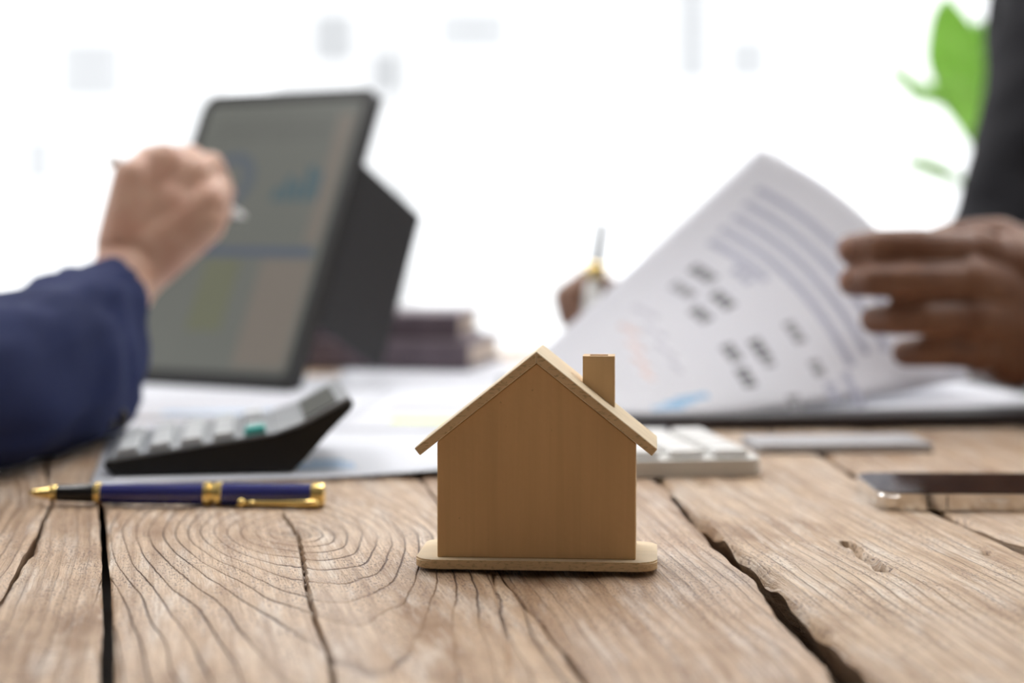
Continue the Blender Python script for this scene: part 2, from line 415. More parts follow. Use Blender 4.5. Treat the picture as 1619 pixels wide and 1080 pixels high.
# unseen fill panels added to brighten the table (out of the picture, above it)
fill_glow_m = plain('fill_glow', (0.8, 0.8, 0.8), 0.5, emit=((1.0, 0.98, 0.965), 9.0))
for x, nx in ((-1.3, 'left'), (0.1, 'middle'), (1.5, 'right')):
    for y, ny in ((1.15, 'over the near half of the table'), (2.4, 'over the far end of the table'), (3.65, 'close to the window')):
        e = thing('fill_panel', 'unseen added fill light panel %s, %s row' % (ny, nx), 'light', (x, y, R_['z1']), group='added fill light panels')
        box('frame', -0.34, 0.34, -0.34, 0.34, -0.03, 0.0, M['win_frame'], e)
        box('diffuser', -0.32, 0.32, -0.32, 0.32, -0.034, -0.030, fill_glow_m, e)

# white buildings far outside the window with grey glazed bays
def building(label, x0, x1, ytop, Y, bays):
    a, b = P(x0, ytop, Y), P(x1, ytop, Y)
    e = thing('building', label, 'building', ((a.x+b.x)/2, Y, -30), group='buildings beyond the window')
    hw = (b.x-a.x)/2; top = a.z+30
    box('facade', -hw, hw, 0, 12, 0, top, M['facade'], e)
    box('roof', -hw-0.2, hw+0.2, -0.2, 12.2, top, top+0.5, M['facade'], e)
    for (u0, u1, v0, v1) in bays:
        p, q = P(u0, v1, Y), P(u1, v0, Y); cx = (a.x+b.x)/2
        n = max(1, round((u1-u0)/62)); m = max(1, round((v1-v0)/90)); dx = (q.x-p.x)/n; dz = (q.z-p.z)/m
        for i in range(n):
            for j in range(m):
                box('window', p.x-cx+dx*(i+0.02), p.x-cx+dx*(i+0.98), -0.12, 0.05, p.z+30+dz*(j+0.02), p.z+30+dz*(j+0.98), M['facade_win'], e)
building('white building outside at far left with grey window bays', -260, 250, -160, 60, [(92, 196, 62, 160), (36, 86, 215, 292)])
building('white building outside behind the tablet with grey window bays', 430, 640, -200, 75, [(492, 560, 18, 100), (585, 632, 80, 150)])
building('white building outside right of the tablet with one wide grey glazed bay', 660, 900, -180, 66, [(690, 806, 14, 82), (868, 960, 176, 206)])
building('white tower outside above the raised sheet with stacked grey windows', 1040, 1250, -260, 90, [(1066, 1124, -40, 130), (1150, 1216, 58, 128)])

# ------------------------------------------------------------------ the table of old planks
rng = np.random.default_rng(7)
def curve_fn(pts, slope_far=-0.14, slope_near=-0.17):
    """plank edge: X as a function of Y through measured ground points"""
    pts = sorted(pts); ys = np.array([p[0] for p in pts]); xs = np.array([p[1] for p in pts])
    def f(Y):
        Y = np.asarray(Y, float); r = np.interp(Y, ys, xs)
        r = np.where(Y > ys[-1], xs[-1]+slope_far*(Y-ys[-1]), r)
        return np.where(Y < ys[0], xs[0]+slope_near*(Y-ys[0]), r)
    return f
def gp(*pix):
    o = []
    for p in pix:
        g = G(*p); o.append((g.y, g.x))
    return o
def wav(Y, seed, amp, freqs=(18, 47, 110, 260)):
    r = np.random.default_rng(seed); o = np.zeros_like(Y)
    for k, f in enumerate(freqs): o += np.sin(Y*f*(1+0.2*r.random())+r.random()*6.28)/(1+0.8*k)
    return o*amp
e1L = curve_fn(gp((70, 737), (79, 793), (41, 871), (-4, 945))); e1R = curve_fn(gp((74, 737), (84, 793), (50, 871), (8, 945)))
e2L = curve_fn(gp((150, 760), (156, 800), (161, 900), (163, 1000), (158, 1080))); e2R = curve_fn(gp((156, 760), (166, 800), (173, 900), (179, 1000), (181, 1080)))
e3L = curve_fn(gp((661, 753), (798, 915), (858, 990), (922, 1075))); e3R = curve_fn(gp((664, 753), (801, 915), (862, 990), (928, 1075)))
e4L = curve_fn(gp((1032, 755), (1093, 820), (1133, 862), (1165, 893), (1195, 922), (1212, 949), (1245, 985), (1278, 1022), (1303, 1047), (1322, 1085)))
e4R = curve_fn(gp((1037, 755), (1106, 818), (1157, 862), (1190, 888), (1226, 918), (1266, 960), (1322, 1018), (1372, 1072), (1392, 1092)))
e5L = curve_fn(gp((1288, 712), (1352, 757), (1497, 818), (1605, 868))); e5R = curve_fn(gp((1296, 712), (1362, 756), (1510, 816), (1622, 866)))
off = lambda f, d: (lambda Y: f(Y)+d)
YN, YF = 0.27, 1.80
edges = [(off(e1L, -0.42), off(e1L, -0.205)), (off(e1L, -0.202), e1L), (e1R, e2L), (e2R, e3L), (e3R, e4L), (e4R, e5L), (e5R, off(e5R, 0.16)), (off(e5R, 0.163), off(e5R, 0.36)), (off(e5R, 0.363), off(e5R, 0.56))]
table = thing('wooden_table', 'rustic wooden table of weathered old planks with open gaps', 'table', (0, 0, 0))
KN = G(471, 841)                                        # the knot in the broad plank
crack = [G(*p) for p in ((446, 812), (471, 841), (478, 880), (484, 925), (500, 985), (520, 1030), (528, 1085))]
crack2 = [G(*p) for p in ((780, 905), (786, 950), (800, 1000), (805, 1050), (800, 1090))]
gouge0, gouge1 = G(1338, 856), G(1400, 902)
def seg_dist(X, Y, pts):
    d = np.full(X.shape, 9.0)
    for a, b in zip(pts, pts[1:]):
        vx, vy = b.x-a.x, b.y-a.y; L = vx*vx+vy*vy
        t = np.clip(((X-a.x)*vx+(Y-a.y)*vy)/L, 0, 1)
        d = np.minimum(d, np.hypot(X-a.x-t*vx, Y-a.y-t*vy))
    return d
tints = [(0.95, 0.95, 0.95), (0.96, 0.94, 0.93), (0.97, 0.96, 0.95), (1.0, 1.0, 1.0), (0.92, 0.90, 0.90), (0.99, 1.0, 1.0), (0.94, 0.94, 0.95), (0.9, 0.9, 0.9), (0.92, 0.9, 0.9)]
def rows(st): return np.concatenate([np.arange(YN, 0.42, 0.008), np.arange(0.42, 1.02, st), np.arange(1.02, 1.25, 0.01), np.arange(1.25, YF+0.001, 0.03)])
for k, (fl, fr) in enumerate(edges):
    fine_k = k in (3, 4, 5); ys = rows(0.0014 if fine_k else 0.0026)
    L, Rr = fl(ys), fr(ys)
    aL, aR = (0.0012, 0.0004)[k in (0, 1, 3, 4)], (0.0009 if k == 4 else 0.0004)
    if k == 5: aL = 0.0010
    L = L+wav(ys, 11+k, aL*0.5); Rr = Rr+wav(ys, 41+k, aR*0.5)
    wmean = float(np.mean(Rr-L)); n = max(24, int(wmean/(0.0008 if k == 3 else 0.0011 if fine_k else 0.0025)))
    t = np.linspace(0, 1, n+1); t = t+0.035*np.sin(2*np.pi*t)*-1*0.5       # denser toward the edges
    X = L[:, None]+(Rr-L)[:, None]*t[None, :]; Y = np.repeat(ys[:, None], n+1, 1)
    across = X-(L+Rr)[:, None]/2+0.0*Y; dL = X-L[:, None]; dR = Rr[:, None]-X
    # relief: slow undulation, worn edges, cracks, a gouge
    Z = 0.00035*np.sin(across*90+k)+0.0003*np.sin(Y*17+across*40+2*k)+0.00025*np.sin(across*310+3*np.sin(Y*9)+k)
    de = np.minimum(dL, dR); rad = 0.0018
    rn = np.where((k == 5)*(dL < dR), 2.0, 1.0)*rad*(1+0.5*np.sin(Y*60+k)+0.35*np.sin(Y*150+2*k))
    Z -= np.where(de < rn, rn*(1-np.sqrt(np.clip(1-(1-de/rn)**2, 0, 1)))*0.8, 0)
    dark_tone = 0*X  # dark brown tone in crack, gouge, dents and the knot's own darker wood
    if k == 3:
        d = seg_dist(X, Y, crack); dark_tone = np.maximum(dark_tone, 0.85*np.clip(1.5-d/0.0007, 0, 1)); Z -= 0.0042*np.clip(1-d/(0.0008+0.0002*np.clip((0.80-Y)/0.3, 0, 1)), 0, 1)
        d = seg_dist(X, Y, crack2); Z -= 0.0018*np.clip(1-d/0.0010, 0, 1)
        kd = np.hypot(X-KN.x+0.004*np.sin(Y*400), (Y-KN.y)/1.5); dark_tone = np.maximum(dark_tone, 0.8*np.exp(-(kd/0.0065)**2)*np.clip(0.6+0.7*np.sin(kd*1500+3*np.sin(X*300)), 0, 1)); Z -= 0.0012*np.exp(-(kd/0.012)**2)
    if k == 5:
        d = seg_dist(X, Y, [gouge0, gouge1])
        gm = np.clip(1.6-d/(0.0020+0.0005*np.sin(Y*240)), 0, 1); dark_tone = np.maximum(dark_tone, 0.5*gm); Z -= 0.0050*gm
        for gx, gy, gr in ((1107, 765, 0.004), (1560, 874, 0.0028)):
            q = G(gx, gy); gm = np.clip(1.4-np.hypot((X-q.x)*1.3, (Y-q.y)*0.7)/gr, 0, 1); Z -= 0.003*gm; dark_tone = np.maximum(dark_tone, 0.6*gm)
        chip = np.clip(1-dL/(0.004+0.0025*np.sin(Y*31+1)), 0, 1)*np.clip(0.5+np.sin(Y*42+0.6), 0, 1); Z -= 0.0022*chip
    if k == 4:
        chip = np.clip(1-dR/(0.004+0.002*np.sin(Y*37)), 0, 1)*np.clip(0.4+np.sin(Y*33+2), 0, 1); Z -= 0.002*chip
        Z -= np.clip((0.47-Y)/0.05, 0, 1)*np.clip(1-dR/0.02, 0, 1)*0.012
    Z -= 0.0016*np.exp(-((X-0.012)/0.028)**2-((Y-0.648)/0.022)**2)      # hollow added by the joint to deepen the shadow under the house
    Z = np.minimum(Z, 0.0)
    # growth-ring field: straight grain, drawn into long ovals round the knot
    sl = np.gradient((L+Rr)/2, ys)[:, None]
    if k == 3:
        dx = X-KN.x-(-0.20)*(Y-KN.y); dy = Y-KN.y
        ring = np.sqrt(dx**2+(0.062*(1-np.exp(-np.abs(dy)/0.105)))**2+1e-6)
        ring = ring+0.0012*np.sin(np.arctan2(dy/2.9, dx)*3+1)
    elif k == 5:
        ring = across*1.1+0.003*np.sin(Y*7)+0.0006*np.sin(Y*23)
    else:
        ring = across*1.0+0.004*np.sin(Y*5+k)+0.001*np.sin(Y*19+k*2)
    nr, nc = X.shape
    top = np.stack([X, Y, Z], -1).reshape(-1, 3)
    TH = 0.036
    ucl, ucr = (0.021 if k == 5 else 0.006), 0.006
    XB = np.stack([X[:, 0]+ucl, X[:, -1]-ucr], -1)
    bot = np.stack([XB, Y[:, [0, -1]], np.full((nr, 2), -TH)], -1).reshape(-1, 3)
    verts = np.concatenate([top, bot]); base = nr*nc
    i = np.arange(nr-1)[:, None]; j = np.arange(nc-1)[None, :]
    q = np.stack([i*nc+j, i*nc+j+1, (i+1)*nc+j+1, (i+1)*nc+j], -1).reshape(-1, 4).tolist()
    for a in range(nr-1):
        q.append([a*nc, (a+1)*nc, base+2*(a+1), base+2*a])
        q.append([a*nc+nc-1, base+2*a+1, base+2*(a+1)+1, (a+1)*nc+nc-1])
        q.append([base+2*a, base+2*(a+1), base+2*(a+1)+1, base+2*a+1])
    q.append([base, base+1]+list(range(nc-1, -1, -1))); q.append(list(range((nr-1)*nc, nr*nc))+[base+2*nr-1, base+2*nr-2])
    me = bpy.data.meshes.new('plank'); me.from_pydata(verts.tolist(), [], q)
    at = me.attributes.new('ring', 'FLOAT', 'POINT'); at.data.foreach_set('value', np.concatenate([ring.reshape(-1), ring[:, [0, -1]].reshape(-1)]).astype(np.float32))
    at = me.attributes.new('dark_tone', 'FLOAT', 'POINT'); at.data.foreach_set('value', np.concatenate([dark_tone.reshape(-1), 0*ring[:, [0, -1]].reshape(-1)]).astype(np.float32))
    g = np.stack([across, Y, 0*Y], -1).reshape(-1, 3); g2 = np.stack([across[:, [0, -1]]+0.036, Y[:, [0, -1]], 0*Y[:, [0, -1]]], -1).reshape(-1, 3)
    at = me.attributes.new('grain', 'FLOAT_VECTOR', 'POINT'); at.data.foreach_set('vector', np.concatenate([g, g2]).astype(np.float32).reshape(-1))
    me.validate(); me.update()
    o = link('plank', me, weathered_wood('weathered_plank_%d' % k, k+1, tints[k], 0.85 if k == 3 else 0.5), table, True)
    me.set_sharp_from_angle(angle=math.radians(50))
box('gap_blocker', -0.60, 0.70, 0.275, 1.79, -0.0425, -0.0365, M['frame_metal'], table)  # dark panel added to block light showing through the plank gaps
for y0, y1 in ((0.44, 0.53), (1.62, 1.70)):
    box('crossbeam', -0.56, 0.66, y0, y1, -0.09, -0.0425, M['frame_metal'], table, 0.003)
for x in (-0.55, 0.60):
    box('side_rail', x, x+0.05, 0.53, 1.62, -0.09, -0.0425, M['frame_metal'], table, 0.003)
for x in (-0.55, 0.60):
    for y in (0.44, 1.64): box('leg', x, x+0.05, y, y+0.05, ROOM['z0'], -0.09, M['frame_metal'], table, 0.003)

# ------------------------------------------------------------------ toy house
TH_ = math.radians(4.5)
o0 = G(846, 908); house = thing('toy_house', 'small plain plywood toy house with gable roof and chimney, in focus', 'toy house', (o0.x, o0.y, 0.0014), (0, 0, -TH_))
BW, BD, BT = 0.0898, 0.044, 0.0034
bp = rounded_rect(-BW/2, BW/2, 0.0, BD, 0.0065, 7)
bmh = prism_bm(bp, (0, 0, BT)); bmesh.ops.bevel(bmh, geom=[e for e in bmh.edges if abs(e.verts[0].co.z-e.verts[1].co.z) < 1e-6], offset=0.0006, segments=2, affect='EDGES')
base = bm_obj('base_board', bmh, M['craft_top'], house); base.data.materials.append(M['craft_edge'])
for p in base.data.polygons: p.material_index = 1 if abs(p.normal.z) < 0.4 else 0
WW, WF, WD, WT = 0.0738, 0.0052, 0.0345, 0.0032
EH, RH = 0.0430, 0.0724                     # eave and ridge heights of the wall above the board
def gable(y): return [(-WW/2, y, BT), (WW/2, y, BT), (WW/2, y, BT+EH), (0.0002, y, BT+RH), (-WW/2, y, BT+EH)]
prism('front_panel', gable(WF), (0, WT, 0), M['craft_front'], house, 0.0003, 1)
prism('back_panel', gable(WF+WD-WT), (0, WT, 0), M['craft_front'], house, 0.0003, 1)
for s in (-1, 1):
    x = s*(WW/2-WT) if s > 0 else -WW/2
    box('side_panel', x, x+WT, WF+WT, WF+WD-WT, BT, BT+EH, M['craft_top'], house)
sl = math.atan2(RH-EH, WW/2); cs, sn = math.cos(sl), math.sin(sl)
RT, RL, RY0, RY1 = 0.0034, 0.0556, WF-0.0012, WF+WD+0.003
apex = BT+RH+0.0002
def slab(s, length, start):
    dx, dz = s*cs, -sn; nx, nz = s*sn, cs
    pts = []
    for a, t in ((start, 0), (length, 0), (length, RT), (start, RT)):
        pts.append((0.0002+dx*a+nx*t, RY0, apex+dz*a+nz*t))
    return pts
tn = RT*math.tan(sl)
for s in (-1, 1):
    pts = slab(s, RL-(0.001 if s > 0 else 0), 0.0)
    # mitred ridge: the top face runs on to meet the other slab
    pts[3] = (0.0002, RY0, apex+RT/cs)
    o = prism('roof_slab', pts, (0, RY1-RY0, 0), M['craft_top'], house, 0.0003, 1)
    o.data.materials.append(M['craft_edge'])
    for p in o.data.polygons: p.material_index = 1 if abs(p.normal.y) > 0.9 else 0
cx0, cx1, cy0, cy1 = 0.0166, 0.0287, RY0+0.020, RY0+0.0315
zt = lambda x: apex+RT/cs-math.tan(sl)*x
ctop = 0.0772
bmc = bmesh.new()
outer = [(cx0, cy0), (cx1, cy0), (cx1, cy1), (cx0, cy1)]; q_ = 0.0026; inner = [(cx0+q_, cy0+q_), (cx1-q_, cy0+q_), (cx1-q_, cy1-q_), (cx0+q_, cy1-q_)]
vb = [bmc.verts.new((x, y, zt(x)-0.0004)) for x, y in outer]; vt = [bmc.verts.new((x, y, ctop)) for x, y in outer]
vi = [bmc.verts.new((x, y, ctop)) for x, y in inner]; vd = [bmc.verts.new((x, y, ctop-0.004)) for x, y in inner]
for i in range(4):
    j = (i+1) % 4
    bmc.faces.new((vb[i], vb[j], vt[j], vt[i])); bmc.faces.new((vt[i], vt[j], vi[j], vi[i])); bmc.faces.new((vi[i], vi[j], vd[j], vd[i]))
bmc.faces.new(vd); bmc.faces.new(vb[::-1])
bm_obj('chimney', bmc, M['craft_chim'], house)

# ------------------------------------------------------------------ navy and gold pen
pa, pb = G(47, 798), G(514, 801)
ang = math.atan2(pb.y-pa.y, pb.x-pa.x); PL = (pb-pa).length; RB = 0.0052
pen = thing('ballpoint_pen', 'navy blue ballpoint pen with gold trim lying before the calculator', 'pen', (pa.x, pa.y, 0.0), (0, 0, ang))
def seg_p(name, prof, m): 
    o = lathe(name, [(t*PL, r) for t, r in prof], m, pen, 40); 
    o.location = (0, 0, RB+0.0002); return o
seg_p('nib', [(0.0, 0.0008), (0.012, 0.0011), (0.014, 0.0017), (0.07, 0.0029), (0.073, 0.0036), (0.09, 0.0037), (0.094, 0.0034)], M['gold'])
seg_p('grip', [(0.094, 0.0034), (0.10, 0.0037), (0.222, 0.0043)], M['black_gloss'])
seg_p('ring', [(0.222, 0.0044), (0.225, 0.0050), (0.243, 0.0050), (0.246, 0.0045)], M['gold'])
seg_p('lower_barrel', [(0.246, 0.0046), (0.30, 0.00485), (0.592, 0.0050)], M['navy_lacquer'])
seg_p('centre_band', [(0.592, 0.0050), (0.595, 0.0057), (0.615, 0.0057), (0.617, 0.0048), (0.632, 0.0048), (0.634, 0.0057), (0.652, 0.0057), (0.655, 0.0052)], M['gold'])
seg_p('upper_barrel', [(0.655, 0.0052), (0.955, 0.0050)], M['navy_lacquer'])
seg_p('end_cap', [(0.955, 0.0051), (0.958, 0.0055), (0.985, 0.0055), (0.997, 0.0053), (1.0, 0.0042)], M['gold'])
clip = bmesh.new()
cp = [(0.985, -0.0050), (0.975, -0.0064), (0.93, -0.0072), (0.86, -0.0068), (0.78, -0.0063), (0.735, -0.0062)]
tb = tube_bm([(t*PL, y, RB-0.0028) for t, y in cp], [0.0017, 0.0019, 0.0018, 0.0014, 0.0013, 0.0013], 10)
me = bpy.data.meshes.new('t'); tb.to_mesh(me); tb.free(); clip.from_mesh(me); bpy.data.meshes.remove(me)
add_ellipsoid(clip, (0.727*PL, -0.0062, RB-0.0028), 0.0022, 0.0020, 0.0021)
bm_obj('clip', clip, M['gold'], pen, True)

# ------------------------------------------------------------------ sheets of paper lying on the table
def sheet(name, label, corner, ang_deg, w_, h_, z, lift=0.0, group='loose sheets on the table'):
    """flat sheet; corner = near left corner, lift raises the near right corner"""
    n, m = 14, 18; bm = bmesh.new(); grid = []
    def zz(a, b): return z+lift*max(0, a-0.45)**2*max(0, 1-b*2.2)**2*3.3
    for t in (0, 0.00025):
        grid.append([[bm.verts.new((a/n*w_, b/m*h_, zz(a/n, b/m)+t)) for a in range(n+1)] for b in range(m+1)])
    for b in range(m):
        for a in range(n):
            for gi, g in enumerate(grid):
                f = (g[b][a], g[b][a+1], g[b+1][a+1], g[b+1][a]); bm.faces.new(f if gi else f[::-1])
    rim = [(0, a) for a in range(n)]+[(b, n) for b in range(m)]+[(m, a) for a in range(n, 0, -1)]+[(b, 0) for b in range(m, 0, -1)]
    for (b, a), (b2, a2) in zip(rim, rim[1:]+rim[:1]):
        bm.faces.new((grid[0][b][a], grid[0][b2][a2], grid[1][b2][a2], grid[1][b][a]))
    e = thing(name, label, 'paper', (corner.x, corner.y, 0), (0, 0, math.radians(ang_deg)), group)
    bm_obj('page', bm, M['paper'], e, True)
    def mark(nm, x0, x1, y0, y1, m_):
        x0, x1, y0, y1 = [v for v in (x0*w_, x1*w_, y0*h_, y1*h_)]
        zb = max(zz(x/w_, y/h_) for x in (x0, x1) for y in (y0, y1))+0.0003
        return box(nm, x0, x1, y0, y1, zb, zb+0.0001, m_, e)
    e_mark[e.name] = mark
    return e, mark
e_mark = {}
s1, mk = sheet('paper_sheet', 'white sheet with pale blue chart under the black calculator', Vector((-0.207, 0.868, 0)), 10, 0.215, 0.28, 0.0012, 0.006)
mk('bar_chart', 0.40, 0.62, 0.10, 0.19, M['ink_paleblue']); mk('bar_chart', 0.52, 0.60, 0.19, 0.23, M['ink_blue'])
for i in range(5): mk('text_line', 0.10, 0.34, 0.70+i*0.045, 0.715+i*0.045, M['ink_pale'])
s2, mk = sheet('paper_sheet', 'white sheet lying under the tablet and its stand', Vector((-0.285, 1.16, 0)), 6, 0.21, 0.297, 0.0006)
mk('bar_chart', 0.25, 0.75, 0.06, 0.14, M['ink_paleblue'])
for i in range(4): mk('text_line', 0.1, 0.8, 0.24+i*0.05, 0.255+i*0.05, M['ink_pale'])
s3, mk = sheet('paper_sheet', 'white sheet with yellow highlight between tablet and toy house', Vector((-0.115, 1.09, 0)), -4, 0.21, 0.297, 0.0017)
mk('highlight', 0.16, 0.44, 0.13, 0.22, M['ink_yellow'])
for i in range(4): mk('text_line', 0.1, 0.6, 0.36+i*0.06, 0.375+i*0.06, M['ink_pale'])
s4, mk = sheet('paper_sheet', 'white sheet in front of the dark books', Vector((-0.135, 1.36, 0)), 4, 0.20, 0.26, 0.0011)
for i in range(4): mk('text_line', 0.1, 0.8, 0.2+i*0.06, 0.215+i*0.06, M['ink_pale'])

# ------------------------------------------------------------------ black desktop calculator
c0 = G(164, 760); calc = thing('desk_calculator', 'black desk calculator with grey keys and raised display', 'calculator', (c0.x, c0.y, 0.0019), (0, 0, math.radians(9)))
CW = 0.108
side = [(0.0, 0.0050), (0.004, 0.0012), (0.010, 0.0), (0.094, 0.0), (0.101, 0.0070), (0.112, 0.0195), (0.1235, 0.0310), (0.1255, 0.0350),
        (0.1240, 0.0365), (0.099, 0.0235), (0.085, 0.0190), (0.0, 0.0072)]
prism('body', [(x, 0, z) for x, z in side], (0, CW, 0), M['black_plastic'], calc, 0.0009, 2)
d1 = math.atan2(0.0190-0.0072, 0.085); d2 = math.atan2(0.0365-0.0205, 0.124-0.093)
def on_top(x): return 0.0072+math.tan(d1)*x
prism('face_plate', [(0.002, 0.002, on_top(0.002)), (0.085, 0.002, on_top(0.085)), (0.085, 0.002, on_top(0.085)+0.0013), (0.002, 0.002, on_top(0.002)+0.0013)], (0, CW-0.004, 0), M['silver_plate'], calc)
prism('display_frame', [(0.0852, 0.002, 0.0191), (0.099, 0.002, 0.0236), (0.1235, 0.002, 0.0366), (0.1228, 0.002, 0.0384), (0.0985, 0.002, 0.0252), (0.0852, 0.002, 0.0205)], (0, CW-0.004, 0), M['silver_plate'], calc, 0.0004, 1)
db = math.atan2(0.0384-0.0252, 0.0243); dz_ = 0.0165*math.tan(db)
prism('display', [(0.1005, 0.006, 0.0264), (0.1170, 0.006, 0.0264+dz_), (0.1168, 0.006, 0.0272+dz_), (0.1003, 0.006, 0.0272)], (0, CW-0.026, 0), M['lcd'], calc)
keybm = prism_bm([(0, 0, 0), (0.0115, 0, 0.0115*math.tan(d1)), (0.0105, 0.0, 0.0105*math.tan(d1)+0.0036), (0.001, 0.0, 0.001*math.tan(d1)+0.0036)], (0, 0.0150, 0), 0.0008, 2)
keyme = bpy.data.meshes.new('key'); bmesh.ops.recalc_face_normals(keybm, faces=keybm.faces); keybm.to_mesh(keyme); keybm.free()
for i in range(5):
    for j in range(5):
        x = 0.0055+i*0.0160; y = 0.006+j*0.0195
        m = M['key_grey']
        if (i, j) == (4, 0): m = M['key_teal']
        elif (i, j) == (4, 2): m = M['key_dark']
        me = keyme.copy(); me.materials.clear()
        o = link('key', me, m, calc); o.location = (x, y, on_top(x)+0.0013)

# ------------------------------------------------------------------ white calculator behind the house
k0 = G(1010, 757); wcal = thing('white_calculator', 'white calculator with chunky keys half hidden behind the toy house', 'calculator', (k0.x, k0.y, 0.0002), (0, 0, math.radians(8)))
X0, X1, D_ = -0.082, 0.0645, 0.112
bw = prism_bm(rounded_rect(X0, X1, 0, D_, 0.006, 5, 0.0), (0, 0, 0.0088)); bmesh.ops.bevel(bw, geom=[e for e in bw.edges if abs(e.verts[0].co.z-e.verts[1].co.z) < 1e-6], offset=0.0008, segments=2, affect='EDGES')
bm_obj('body', bw, M['white_plastic'], wcal)
kb = box_bm(0, 0.0185, 0, 0.0165, 0, 0.0042, 0.0016, 3); km = bpy.data.meshes.new('key'); bmesh.ops.recalc_face_normals(kb, faces=kb.faces); kb.to_mesh(km); kb.free(); km.materials.append(M['white_key'])
for i in range(6):
    for j in range(5):
        o = link('key', km, None, wcal); o.location = (X1-0.0055-0.0185-i*0.0232, 0.006+j*0.0205, 0.0088)

# ------------------------------------------------------------------ phone
ph = G(1390, 808); phone = thing('smartphone', 'smartphone with polished steel rim lying face up at the right', 'phone', (ph.x, ph.y, 0.0003), (0, 0, math.radians(-1.0)))
PW, PD, PT = 0.147, 0.066, 0.0074
rimbm = prism_bm(rounded_rect(0, PW, 0, PD, 0.0095, 8), (0, 0, PT)); bmesh.ops.bevel(rimbm, geom=[e for e in rimbm.edges if abs(e.verts[0].co.z-e.verts[1].co.z) < 1e-6], offset=0.0015, segments=3, affect='EDGES')
rim_o = bm_obj('steel_rim', rimbm, M['steel'], phone)
prism('screen_glass', rounded_rect(0.0013, PW-0.0013, 0.0013, PD-0.0013, 0.0085, 8, PT), (0, 0, 0.0004), M['phone_glass'], phone)
for x in (0.0215, 0.0300): box('antenna_line', x, x+0.0008, -0.00005, 0.0008, 0.0009, PT-0.0009, M['key_dark'], phone)
box('side_button', 0.046, 0.058, -0.0004, 0.001, PT*0.36, PT*0.64, M['steel'], phone, 0.0002, 1)

# ------------------------------------------------------------------ tablet on its folio stand
BR = G(462, 617, 0.003); wv = Vector((-0.150, 0.086, 0)); wl_ = 0.178; wn = wv.normalized()
un = Vector((0.218, 0.383, 0.898)); un = (un-wn*un.dot(wn)).normalized(); nn = wn.cross(un).normalized()      # nn points away behind the screen
HT = 0.262
tab = thing('tablet', 'dark tablet propped upright with charts on its dim screen', 'tablet', BR)
tab.rotation_mode = 'QUATERNION'; tab.rotation_quaternion = Matrix((-wn, nn, un)).transposed().to_quaternion()   # local x = right, y = back, z = up the tablet
def slab_xz(name, x0, x1, z0, z1, r, y0, y1, m, parent, bev=0.0):
    pts = [(x, y0, z) for x, z, _ in rounded_rect(x0, x1, z0, z1, r, 6)]
    return prism(name, pts, (0, y1-y0, 0), m, parent, bev)
slab_xz('case', -wl_, 0, 0, HT, 0.013, 0.0, 0.0085, M['bezel'], tab, 0.001)
scr = slab_xz('screen', 0.0105-wl_, -0.0105, 0.0115, HT-0.0115, 0.006, -0.0006, 0.0002, M['screen'], tab)
def sp(name, fx0, fx1, fz0, fz1, m):         # screen fractions: x from the left edge of the page, z from the bottom
    x0, x1 = 0.0105-wl_+fx0*(wl_-0.021), 0.0105-wl_+fx1*(wl_-0.021); z0, z1 = 0.0115+fz0*(HT-0.023), 0.0115+fz1*(HT-0.023)
    return box(name, min(x0, x1), max(x0, x1), -0.0009, -0.0005, z0, z1, m, scr)
sp('header_band', 0.05, 0.95, 0.415, 0.445, M['scr_blue'])
for i, h in enumerate((0.05, 0.09, 0.07, 0.13, 0.11)): sp('chart_bar', 0.60+i*0.06, 0.645+i*0.06, 0.62, 0.62+h, M['scr_teal'])
for i in range(3): sp('text_line', 0.10, 0.85, 0.86+i*0.03, 0.868+i*0.03, M['scr_dark'])
sp('table_column', 0.30, 0.52, 0.14, 0.40, M['scr_olive']); sp('table_column', 0.66, 0.97, 0.02, 0.40, M['scr_tan']); sp('side_strip', 0.88, 0.97, 0.46, 0.95, M['scr_tan'])
rb = bmesh.new(); cx_, cz_ = 0.0105-wl_+0.28*(wl_-0.021), 0.0115+0.70*(HT-0.023); ro, ri, N = 0.026, 0.015, 40
vv = [[rb.verts.new((cx_+r*math.cos(2*math.pi*i/N), y, cz_+r*math.sin(2*math.pi*i/N))) for i in range(N)] for y in (-0.0009, -0.0005) for r in (ro, ri)]
for i in range(N):
    j = (i+1) % N
    rb.faces.new((vv[0][i], vv[0][j], vv[1][j], vv[1][i])); rb.faces.new((vv[0][i], vv[2][i], vv[2][j], vv[0][j])); rb.faces.new((vv[1][i], vv[1][j], vv[3][j], vv[3][i])); rb.faces.new((vv[2][i], vv[3][i], vv[3][j], vv[2][j]))
bm_obj('ring_chart', rb, M['scr_ring'], scr)
box('stand_flap', -0.0035, 0.0005, 0.0086, 0.104, 0.058, 0.197, M['folio'], tab, 0.001)
box('folio_back', -wl_, 0.0, 0.0086, 0.0106, 0.004, HT-0.004, M['folio'], tab, 0.0008)

# ------------------------------------------------------------------ dark books behind the tablet
for (x0, x1, y0, d, z0, h, a, lab) in ((-0.2076, -0.0326, 1.553, 0.130, 0.0016, 0.0245, -12, 'dark plum hardback book, lower of the two behind the tablet'),
                                      (-0.2120, -0.0440, 1.570, 0.118, 0.0263, 0.0225, -8, 'dark plum hardback book, upper of the two behind the tablet')):
    e = thing('book', lab, 'book', (x0, y0, z0+0.0004), (0, 0, math.radians(a)), 'dark books behind the tablet'); W_ = x1-x0
    box('cover', 0, W_, 0, d, 0, 0.003, M['ledger'], e, 0.0006, 1); box('cover', 0, W_, 0, d, h-0.003, h, M['ledger'], e, 0.0006, 1)
    box('spine', 0, W_, -0.002, 0.003, 0, h, M['ledger'], e, 0.0008, 2); box('page_block', 0.003, W_-0.004, 0.003, d-0.004, 0.003, h-0.003, M['pages'], e)

